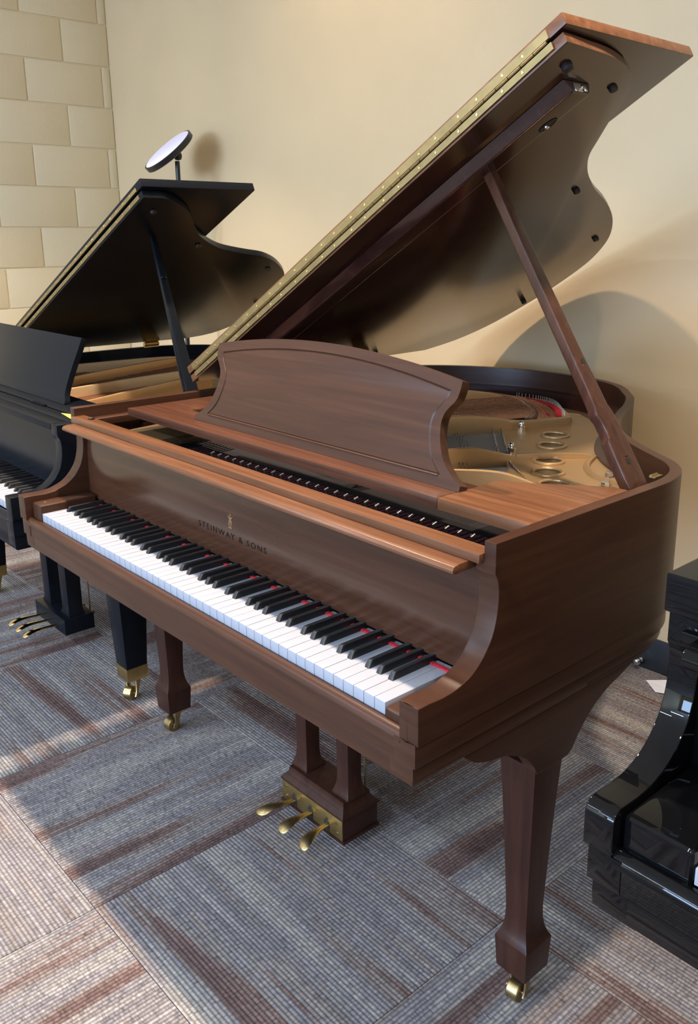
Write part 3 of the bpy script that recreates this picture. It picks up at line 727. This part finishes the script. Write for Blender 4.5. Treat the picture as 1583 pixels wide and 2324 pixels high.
fin('plate_strut', [(0, 0.934), (0.45, 0.936), (0.70, 0.927), (1.0, 0.904)], (0.300, 0.445), (0.470, 0.560), 0.012, GOLD, plate)
fin('plate_rib', [(0, 0.9125), (0.3, 0.9135), (0.8, 0.911), (1.0, 0.904)], (0.262, 0.715), (0.372, 0.850), 0.012, GOLD, plate, zb=0.899)
fin('plate_rib', [(0, 0.912), (0.5, 0.911), (1.0, 0.909)], (0.470, 0.560), (0.585, 0.640), 0.014, GOLD, plate, zb=0.899)
# raised shelf edge of the plate by the treble corner
bm = NB(); arc = spline([(0.372, 0.850), (0.405, 0.775), (0.455, 0.720), (0.520, 0.690), (0.585, 0.640)], 6); tube(bm, [(x, y, PLZ) for x, y in arc], 0.008, 8); done(bm, 'plate_rib', GOLD, plate)
for s_, (px, py) in enumerate([(0.093, 0.944), (0.225, 0.744)]):
    bm = NB(); T_ = Matrix.Translation((px, py, PLZ))
    lathe(bm, [(0.010, 0.0), (0.010, 0.013), (0.008, 0.014), (0.0055, 0.0145), (0.0045, 0.018), (0.0075, 0.021), (0.0065, 0.024), (0.0025, 0.026), (0.002, 0.029), (0.0001, 0.030)], 6 if False else 14, T_)
    done(bm, 'plate_bolt', CHROME, plate)
for px, py in [(0.487, 0.735), (0.522, 0.668)]:
    bm = NB(); lathe(bm, [(0.014, 0.0), (0.014, 0.002), (0.009, 0.0022), (0.009, 0.010), (0.008, 0.011), (0.0001, 0.011)], 6, Matrix.Translation((px, py, PLZ))); done(bm, 'plate_bolt', CHROME, plate, ang=20)
bm = NB()       # tail of plate with hitch pins
tail = spline([(-0.62, 1.02), (-0.56, 1.20), (-0.45, 1.33), (-0.268, 1.385), (-0.149, 1.388), (-0.060, 1.325), (0.035, 1.235)], 5)
band(bm, tail, offset(tail, -0.03), 0.878, 0.888); done(bm, 'plate_edge', GOLD, plate)
bm = NB(); vis = spline([(-0.268, 1.372), (-0.198, 1.378), (-0.149, 1.372), (-0.100, 1.345), (-0.050, 1.300), (0.020, 1.226)], 6)
for x, y in vis: tube(bm, [(x, y, 0.885), (x-0.004, y+0.006, 0.900)], 0.0011, 6)
done(bm, 'hitch_pins', CHROME, plate, kind='stuff')
bm = NB(); band(bm, spline([(-0.30, 1.33), (-0.20, 1.345), (-0.12, 1.320), (-0.05, 1.27), (0.01, 1.195)], 6), spline([(-0.30, 1.345), (-0.20, 1.362), (-0.115, 1.338), (-0.04, 1.287), (0.024, 1.207)], 6), 0.880, 0.893); done(bm, 'string_felt', FELT_RED, plate)
bm = NB(); tube(bm, [(-0.20, 1.335, 0.892), (-0.08, 1.24, 0.893), (0.010, 1.165, 0.893)], 0.007, 6); done(bm, 'string_felt', FELT_RED, plate)
bm = NB(); bridge = spline([(-0.40, 1.255), (-0.30, 1.275), (-0.214, 1.268), (-0.128, 1.220), (-0.040, 1.145), (0.005, 1.085), (0.020, 1.045)], 6)
band(bm, bridge, offset(bridge, 0.022), 0.868, 0.9065); done(bm, 'bass_bridge', W_Z, P1, bevel=0.002)
bm = NB()
for x, y in offset(bridge, 0.005): tube(bm, [(x, y, 0.905), (x, y, 0.911)], 0.0013, 5)
done(bm, 'bridge_pins', CHROME, P1, kind='stuff')
# strings
bm = NB()
nb = 34
for i in range(nb):
    t = i/(nb-1); k = t*(len(bridge)-9)+6; bx, by = bridge[int(k)]
    fx = -0.60 + 0.42*t; 
    tube(bm, [(fx, 0.44, 0.915), (bx, by, 0.9095), (bx + (bx-fx)*0.08, min(by + 0.09, 1.375 - 0.1*max(0, (bx+0.05))), 0.890)], 0.0017, 5)
done(bm, 'bass_strings', COPPER, P1, kind='stuff')
bm = NB()
for i in range(36):
    t = i/35
    tube(bm, [(-0.155 + 0.25*t, 0.40 - 0.04*t, 0.905), (0.064 + 0.165*t, 0.905 - 0.175*t, 0.898)], 0.0010, 4)
for i in range(44):
    t = i/43
    tube(bm, [(0.145 + 0.30*t, 0.36, 0.905), (0.290 + 0.175*t, 0.650 - 0.135*t, 0.898)], 0.0010, 4)
done(bm, 'treble_strings', STEEL, P1, kind='stuff')
bm = NB()
for i in range(22):
    t = i/21; x, y = 0.066 + 0.165*t, 0.900 - 0.175*t
    for q in range(2): tube(bm, [(x - 0.010*q, y - 0.020*q, 0.888), (x - 0.010*q - 0.002, y - 0.02*q, 0.912)], 0.0018, 5)
for i in range(24):
    t = i/23; x, y = 0.296 + 0.172*t, 0.655 - 0.135*t
    tube(bm, [(x, y, 0.888), (x-0.003, y-0.001, 0.913)], 0.0018, 5)
done(bm, 'string_pins', CHROME, P1, kind='stuff')
bm = NB()      # treble bridge with pins seen under the strings
tb = spline([(-0.13, 0.80), (0.04, 0.755), (0.16, 0.635), (0.265, 0.520), (0.37, 0.440)], 6); band(bm, tb, offset(tb, 0.028), 0.868, 0.893); done(bm, 'treble_bridge', SPRUCE, P1)
bm = NB()
for pth in (offset(tb, 0.006), offset(tb, 0.014), offset(tb, 0.022)):
    for x, y in pth: tube(bm, [(x, y, 0.892), (x, y, 0.909)], 0.0016, 5)
done(bm, 'bridge_pins', CHROME, P1, kind='stuff')
# pin block / stretcher and action in the slot behind the lock rail
bm = NB(); box(bm, -0.665, 0.665, 0.262, 0.43, 0.850, 0.875); done(bm, 'pin_block', FELT_DARK, P1, bevel=0.002)
bm = NB(); prism(bm, [(-0.60, 0.225), (-0.44, 0.215), (-0.42, 0.25), (-0.42, 0.34), (-0.62, 0.34)], 'z', 0.886, 0.902); done(bm, 'plate_flange', PLATE_SHADED, plate, bevel=0.004)
bm = NB()
for i in range(16): tube(bm, [(-0.42 + i*0.0135, 0.20, 0.9035), (-0.42 + i*0.0135, 0.30, 0.908)], 0.0010, 4)
done(bm, 'front_strings', STEEL, P1, kind='stuff')
bm = NB()
for i in range(66):
    x = -0.300 + i*0.0138
    box(bm, x-0.0042, x+0.0042, 0.228, 0.262, 0.883, 0.905); box(bm, x-0.0026, x+0.0026, 0.190, 0.228, 0.886, 0.892)
done(bm, 'hammers', HAMMER, P1, kind='stuff', smooth=False)
bm = NB()
for i in range(28):
    x = -0.160 + i*0.0276
    box(bm, x-0.0026, x+0.0026, 0.206, 0.210, 0.866, 0.926); tube(bm, [(x+0.006, 0.204, 0.910), (x+0.006, 0.201, 0.926), (x+0.006, 0.209, 0.928)], 0.0020, 5)
done(bm, 'action_brackets', STEEL, P1, kind='stuff')
bm = NB(); box(bm, -0.66, 0.66, 0.166, 0.26, 0.845, 0.868); done(bm, 'action_bed', FELT_DARK, P1)

# --- pedal lyre
def lyre(root, cx, yf, z0, zt, m, mb, mp, big, ogee=True, hw=0.1145):
    bm = NB(); yb = yf + 0.105
    box(bm, cx-hw, cx+hw, yf, yb, z0+0.006, z0+0.062)
    ly = done(bm, 'pedal_lyre', m, root, bevel=0.0015)
    if ogee:
        bm = NB()
        def rect(i, z): return [(cx-hw+i, yf+i, z), (cx+hw-i, yf+i, z), (cx+hw-i, yb-i, z), (cx-hw+i, yb-i, z)]
        zz = z0 + 0.062
        loft(bm, [rect(-0.003, zz), rect(-0.003, zz+0.005), rect(0.002, zz+0.012), rect(0.008, zz+0.016), rect(0.011, zz+0.022), rect(0.013, zz+0.030), rect(0.013, zz+0.034)])
        done(bm, 'lyre_moulding', m, ly, ang=24)
        bm = NB(); box(bm, cx-hw-0.004, cx+hw+0.004, yf-0.004, yb+0.004, z0, z0+0.0065); done(bm, 'lyre_foot', m, ly, bevel=0.002)
        zp = zz + 0.033
    else: zp = z0 + 0.061
    for s in (-1, 1):
        bm = NB(); px = cx + s*0.077
        if ogee: pr = [(0.0215, 0.0215, zt), (0.0205, 0.0205, zp+0.12), (0.0200, 0.0200, zp+0.045), (0.0215, 0.0215, zp+0.028), (0.0265, 0.0265, zp+0.010), (0.0290, 0.0290, zp+0.004), (0.0295, 0.0295, zp)]
        else: pr = [(0.030, 0.026, zt), (0.027, 0.025, zp+0.02), (0.034, 0.028, zp+0.004), (0.034, 0.028, zp)]
        sq_loft(bm, px, yf + 0.052, pr); done(bm, 'lyre_post', m, ly, bevel=0.0015, ang=24)
    if mb:
        bm = NB(); box(bm, cx-hw+0.001, cx+hw-0.001, yf-0.0022, yf-0.0002, z0+0.008, z0+0.060); done(bm, 'pedal_plate', mb, ly, bevel=0.0006)
        bm = NB()
        for k, (sx, sz) in enumerate([(-0.099, 0.048), (-0.099, 0.020), (-0.040, 0.047), (0.020, 0.047), (0.095, 0.048), (0.095, 0.020)]):
            lathe(bm, [(0.0042, 0.0), (0.0036, 0.0014), (0.0001, 0.0018)], 10, Matrix.Translation((cx+sx, yf-0.0022, z0+sz)) @ Matrix.Rotation(PI/2, 4, 'X'))
        done(bm, 'plate_screws', BRASS_OLD, ly, kind='stuff')
        bm = NB()
        for x in (-0.066, -0.003, 0.058): box(bm, cx+x-0.0095, cx+x+0.0095, yf-0.0027, yf-0.0020, z0+0.008, z0+0.036); box(bm, cx+x-0.003, cx+x+0.003, yf-0.0027, yf-0.0020, z0+0.036, z0+0.044)
        done(bm, 'pedal_slots', RUBBER, ly, smooth=False)
    for k, x in enumerate((-0.064, -0.001, 0.060)):
        bm = NB(); pedal(bm, cx+x, yf+0.004, z0+0.026, (-0.026, 0.0, 0.020)[k]*(1 if ogee else 0.1), 0.098 if ogee else 0.125, 0.033 if ogee else 0.029, 0.0110)
        done(bm, 'pedal', mp, ly, ang=50)
    for k, x in enumerate((-0.03, 0.05)):
        bm = NB(); tube(bm, [(cx+x, yb+0.02, z0+0.03), (cx+x, yb+0.02, zt)], 0.0028, 8)
        if not ogee: tube(bm, [(cx+x, yb-0.01, z0+0.028), (cx+x, yb+0.035, z0+0.028)], 0.006, 8)
        done(bm, 'pedal_rod', BRASS_OLD, ly)
    return ly
ly1 = lyre(P1, 0.0, 0.326, 0.030, 0.630, W_Z, BRASS, BRASS_OLD, True)
for s in (-1, 1):
    bm = NB(); prism(bm, [(0.398, 0.27), (0.425, 0.285), (0.430, 0.40), (0.4, 0.40)], 'x', s*0.077-0.011, s*0.077+0.011); done(bm, 'lyre_hook', RUBBER, ly1, bevel=0.003)

# ================================================================ 2. black satin grand piano, left
BKX = -1.446
P2 = thing('grand_piano', 'satin black grand piano with raised lid and plain black music desk, on the left', 'piano', (BKX, 0, 0))
piano_case(P2, BK)
Zk = BK.Z
bm = NB(); box(bm, -0.66, 0.600, 0.210, 0.33, 0.888, 0.9055); done(bm, 'music_tray', BLACK_SATIN, P2, bevel=0.0015)
def d2(x, h_, d): return Vector((x, 0.250 + h_*0.34 - d*0.94, 0.906 + h_*0.94 + d*0.34))
prof = [(0.425, 0.0), (0.424, 0.012), (0.413, 0.030), (0.410, 0.055), (0.416, 0.110), (0.426, 0.160), (0.432, 0.200)]
pr2 = spline(prof, 4); ol = pr2 + [(-x, h_) for x, h_ in pr2[::-1]]
bm = NB(); A = [bm.verts.new(d2(x, h_, 0.0)) for x, h_ in ol]; B = [bm.verts.new(d2(x, h_, -0.017)) for x, h_ in ol]
bm.faces.new(A); bm.faces.new(B)
for i in range(len(ol)): bm.faces.new((A[i], A[(i+1) % len(ol)], B[(i+1) % len(ol)], B[i]))
done(bm, 'music_desk', BLACK_SATIN, P2, bevel=0.0015, ang=24)
bm = NB()
for k in range(7): box(bm, 0.31+k*0.013, 0.318+k*0.013, 0.200, 0.212, 0.9045, 0.909)
done(bm, 'desk_ratchet', BLACK_SATIN, P2, bevel=0.001)
for x in (0.573, -0.573): leg_ferrule(P2, x, 0.318, 0.60, BLACK_SATIN)
leg_ferrule(P2, -0.15, 1.18, 0.60, BLACK_SATIN)
lyre(P2, 0.0, 0.300, 0.052, 0.60, BLACK_SATIN, None, BRASS_BRIGHT, False, ogee=False, hw=0.125)
# lid of the black piano
SL = 0.4568; AL2 = math.atan(SL); HX2, HZ2 = -2.09 - BKX, 0.93
def lid2(a, y, o=0.0): return Vector((HX2 + a*math.cos(AL2) - o*math.sin(AL2), y, HZ2 + a*math.sin(AL2) + o*math.cos(AL2)))
L2 = [(1.320, 0.478), (1.319, 0.502), (1.316, 0.550), (1.288, 0.601), (1.240, 0.660), (1.182, 0.707), (1.128, 0.742), (1.078, 0.782), (1.018, 0.850), (0.970, 0.922), (0.940, 0.995), (0.916, 1.070),
      (0.892, 1.148), (0.839, 1.234), (0.771, 1.310), (0.710, 1.362), (0.605, 1.418), (0.463, 1.462), (0.314, 1.476), (0.150, 1.460), (0.040, 1.390), (0.0, 1.280)]
l2 = spline(L2, 3) + [(0.0, 0.478)]
def prism2(bm, pts, o0, o1):
    A = [bm.verts.new(lid2(a, y, o0)) for a, y in pts]; B = [bm.verts.new(lid2(a, y, o1)) for a, y in pts]; n = len(pts)
    bm.faces.new(A); bm.faces.new(B)
    for i in range(n): bm.faces.new((A[i], A[(i+1) % n], B[(i+1) % n], B[i]))
bx2 = lambda bm, a0, a1, y0, y1, o0, o1: prism2(bm, [(a0, y0), (a1, y0), (a1, y1), (a0, y1)], o0, o1)
bm = NB(); prism2(bm, l2, 0, 0.021); lidb = done(bm, 'lid', BLACK_SATIN, P2, bevel=0.0015, ang=24)
bm = NB(); bx2(bm, 0.0, 1.335, 0.474, 0.850, 0.0255, 0.0495); flapb = done(bm, 'lid_flap', BLACK_SATIN, P2, bevel=0.002, ang=24)
bm = NB(); bx2(bm, 0.02, 1.30, 0.4755, 0.4778, 0.006, 0.018); done(bm, 'hinge_leaf', HINGE, lidb)
bm = NB(); bx2(bm, 0.02, 1.30, 0.4715, 0.4738, 0.027, 0.038); done(bm, 'hinge_leaf', HINGE, flapb)
bm = NB()
for k in range(26):
    a = 0.04 + k*0.048
    for o, yy in ((0.012, 0.4753), (0.0325, 0.4713)): lathe(bm, [(0.0036, 0), (0.003, 0.0012), (0.0001, 0.0018)], 8, Matrix.Translation(lid2(a + (0.02 if o > 0.02 else 0), yy, o)) @ Matrix.Rotation(PI/2, 4, 'X'))
done(bm, 'hinge_screws', BRASS_BRIGHT, lidb, kind='stuff')
for a, y in ((1.24, 0.545), (1.00, 0.82), (0.78, 1.24), (0.40, 1.42)):
    bm = NB(); lathe(bm, [(0.010, 0.0), (0.010, 0.005), (0.0085, 0.008), (0.0001, 0.008)], 12, Matrix.Translation(lid2(a, y, 0)) @ Matrix.Rotation(PI - AL2, 4, 'Y')); done(bm, 'lid_bumper', RUBBER, lidb)
bm = NB(); yh = 1.106
bx2(bm, -0.002, 0.022, yh-0.032, yh+0.032, -0.003, 0.0); box(bm, HX2-0.008, HX2+0.006, yh-0.032, yh+0.032, 0.9055, 0.908); tube(bm, [(HX2, yh-0.034, 0.919), (HX2, yh+0.034, 0.919)], 0.010, 10); done(bm, 'lid_hinge', BRASS, lidb)
# prop of the black piano
qa = Vector((-0.800-BKX, 0.548, 0.905)); qb = Vector((-1.105-BKX, 0.618, 1.379)); qd = (qb-qa).normalized(); qy = (Vector((0, 1, 0)) - qd*qd.y).normalized(); qn = qd.cross(qy); qn = qn if qn.x > 0 else -qn
bm = NB(); Lq = (qb-qa).length
secs = []
for s, t0, t1, th in ((-0.01, -0.020, 0.024, 0.022), (0.10, -0.018, 0.021, 0.021), (0.30, -0.013, 0.014, 0.018), (Lq-0.13, -0.011, 0.011, 0.016), (Lq, -0.008, 0.008, 0.014)):
    secs.append([qa + qd*s + qy*t0, qa + qd*s + qy*t1, qa + qd*s + qy*t1 - qn*th, qa + qd*s + qy*t0 - qn*th])
loft(bm, secs); prb = done(bm, 'lid_prop', BLACK_SATIN, P2, bevel=0.003, ang=30)
bm = NB(); tube(bm, [qa + qd*(Lq-0.155) - qn*0.008, qa + qd*(Lq-0.148) - qn*0.008], 0.013, 12); done(bm, 'prop_collar', BLACK_SATIN, prb)
# inside of the black piano
bm = NB(); pol = offset(spline([(x, 0.30 + (y-0.30)*0.99) for x, y in RIM_R], 4), 0.035); vs = [bm.verts.new((x*0.985, y, 0.845)) for x, y in pol]; f = bm.faces.new(vs); bmesh.ops.triangulate(bm, faces=[f])
pb = done(bm, 'iron_plate', GOLD, P2, smooth=False)
for A_, B_, m_, zt in [((0.36, 0.30), (0.115, 0.93), GOLD, 0.893), ((0.10, 0.34), (-0.02, 0.98), GOLD_PALE, 0.893), ((-0.11, 0.42), (-0.375, 1.12), GOLD, 0.893), ((-0.45, 0.50), (-0.40, 1.14), GOLD_PALE, 0.893), ((0.50, 0.32), (0.40, 0.75), GOLD, 0.885)]:
    fin('plate_strut', [(0, zt), (0.5, zt+0.002), (0.85, zt), (1.0, zt-0.012)], A_, B_, 0.015, m_, pb, zb=0.843)
bm = NB()
for i in range(40):
    t = i/39; tube(bm, [(-0.45 + 0.80*t, 0.36, 0.862), (-0.48 + 0.62*t, 1.12 - 0.3*t, 0.858)], 0.0022, 4)
done(bm, 'strings', COPPER, P2, kind='stuff')
bm = NB(); box(bm, -0.655, 0.655, 0.335, 0.40, 0.845, 0.872); done(bm, 'pin_block', GOLD_PALE, P2)

# ================================================================ 3. polished black grand piano, right edge
POX = 0.968 + PO.hw
P3 = thing('grand_piano', 'glossy polished black grand piano with closed lid, cut off at the right edge', 'piano', (POX, -0.004, 0))
_, _, plan3 = piano_case(P3, PO)
bm = NB(); ring = [(PO.hw, 0.117)] + offset(plan3, -0.0005) + [(-PO.hw, 0.117)]
prism(bm, ring, 'z', 0.9525, 1.000); done(bm, 'lid', BLACK_POLISH, P3, bevel=0.003, seg=3, ang=24)
for x, y in ((-0.62, 0.42), (0.62, 0.42), (-0.2, 1.15)): leg_ferrule(P3, x, y, 0.64, BLACK_POLISH)
lyre(P3, 0.0, 0.36, 0.05, 0.64, BLACK_POLISH, None, BRASS_BRIGHT, False, ogee=False, hw=0.125)

# ================================================================ small things
# torchiere lamp behind the black piano
LX, LY = -2.285, 1.400
LP = thing('floor_lamp', 'black floor lamp with a tilted round white head, behind the raised black lid', 'lamp', (LX, LY, 0))
bm = NB(); lathe(bm, [(0.115, 0.0), (0.118, 0.006), (0.112, 0.014), (0.02, 0.022), (0.012, 0.04)], 32); done(bm, 'base', LAMP_BLACK, LP)
bm = NB(); tube(bm, [(0, 0, 0.02), (0, 0, 0.9), (0.008, 0, 1.70)], 0.0105, 12); done(bm, 'pole', LAMP_BLACK, LP)
hc = Vector((-2.345, 1.40, 1.745)) - Vector((LX, LY, 0)); hn = Vector((-0.103, -0.651, 0.751)).normalized()
qh = Matrix.Translation(hc) @ hn.to_track_quat('Z', 'Y').to_matrix().to_4x4()
bm = NB(); lathe(bm, [(0.0001, -0.014), (0.124, -0.014), (0.131, -0.010), (0.132, 0.012), (0.128, 0.013), (0.0001, 0.010)], 48, qh); head = done(bm, 'lamp_head', LAMP_BLACK, LP)
bm = NB(); lathe(bm, [(0.127, 0.0115), (0.120, 0.0150), (0.0001, 0.0155)], 48, qh); done(bm, 'diffuser', LAMP_FACE, head, label='pale violet-white light panel')
bm = NB(); kn = Vector((0.016, 0.0, 1.722)); lathe(bm, [(0.0001, -0.020), (0.013, -0.017), (0.018, -0.006), (0.018, 0.006), (0.013, 0.017), (0.0001, 0.020)], 16, Matrix.Translation(kn)); tube(bm, [kn, hc - hn*0.012], 0.012, 10); done(bm, 'knuckle', LAMP_BLACK, LP)
# yellow card on the black piano
bm = NB(); prism(bm, [(-0.905, 0.192), (-0.868, 0.205), (-0.785, 0.190), (-0.815, 0.178)], 'z', 0.9065, 0.9073); tag(done(bm, 'paper_tag', YELLOW, smooth=False), 'small yellow card lying on the black piano beside the brown piano', 'card')
# white paper on the floor by the back wall
bm = NB()
v = [bm.verts.new(p) for p in ((0.145, 1.560, 0.003), (0.235, 1.635, 0.012), (0.300, 1.560, 0.006), (0.205, 1.515, 0.003))]
bm.faces.new(v); ex = bmesh.ops.extrude_face_region(bm, geom=bm.faces[:])
for g in ex['geom']:
    if isinstance(g, bmesh.types.BMVert): g.co.z += 0.0012
tag(done(bm, 'paper_sheet', PAPER, smooth=False), 'white paper corner on the carpet by the black baseboard at right', 'paper')
bm = NB(); yb_ = BW(0.08) - 0.0072; Mk = Matrix.Translation((0.080, yb_, 0.027)) @ Matrix.Rotation(PI/2, 4, 'X'); lathe(bm, [(0.008, 0.0), (0.008, 0.006), (0.005, 0.010), (0.0095, 0.020), (0.012, 0.028), (0.0095, 0.036), (0.0001, 0.039)], 16, Mk)
tag(done(bm, 'metal_knob', CHROME), 'small shiny metal knob at the black baseboard under the brown piano', 'knob')
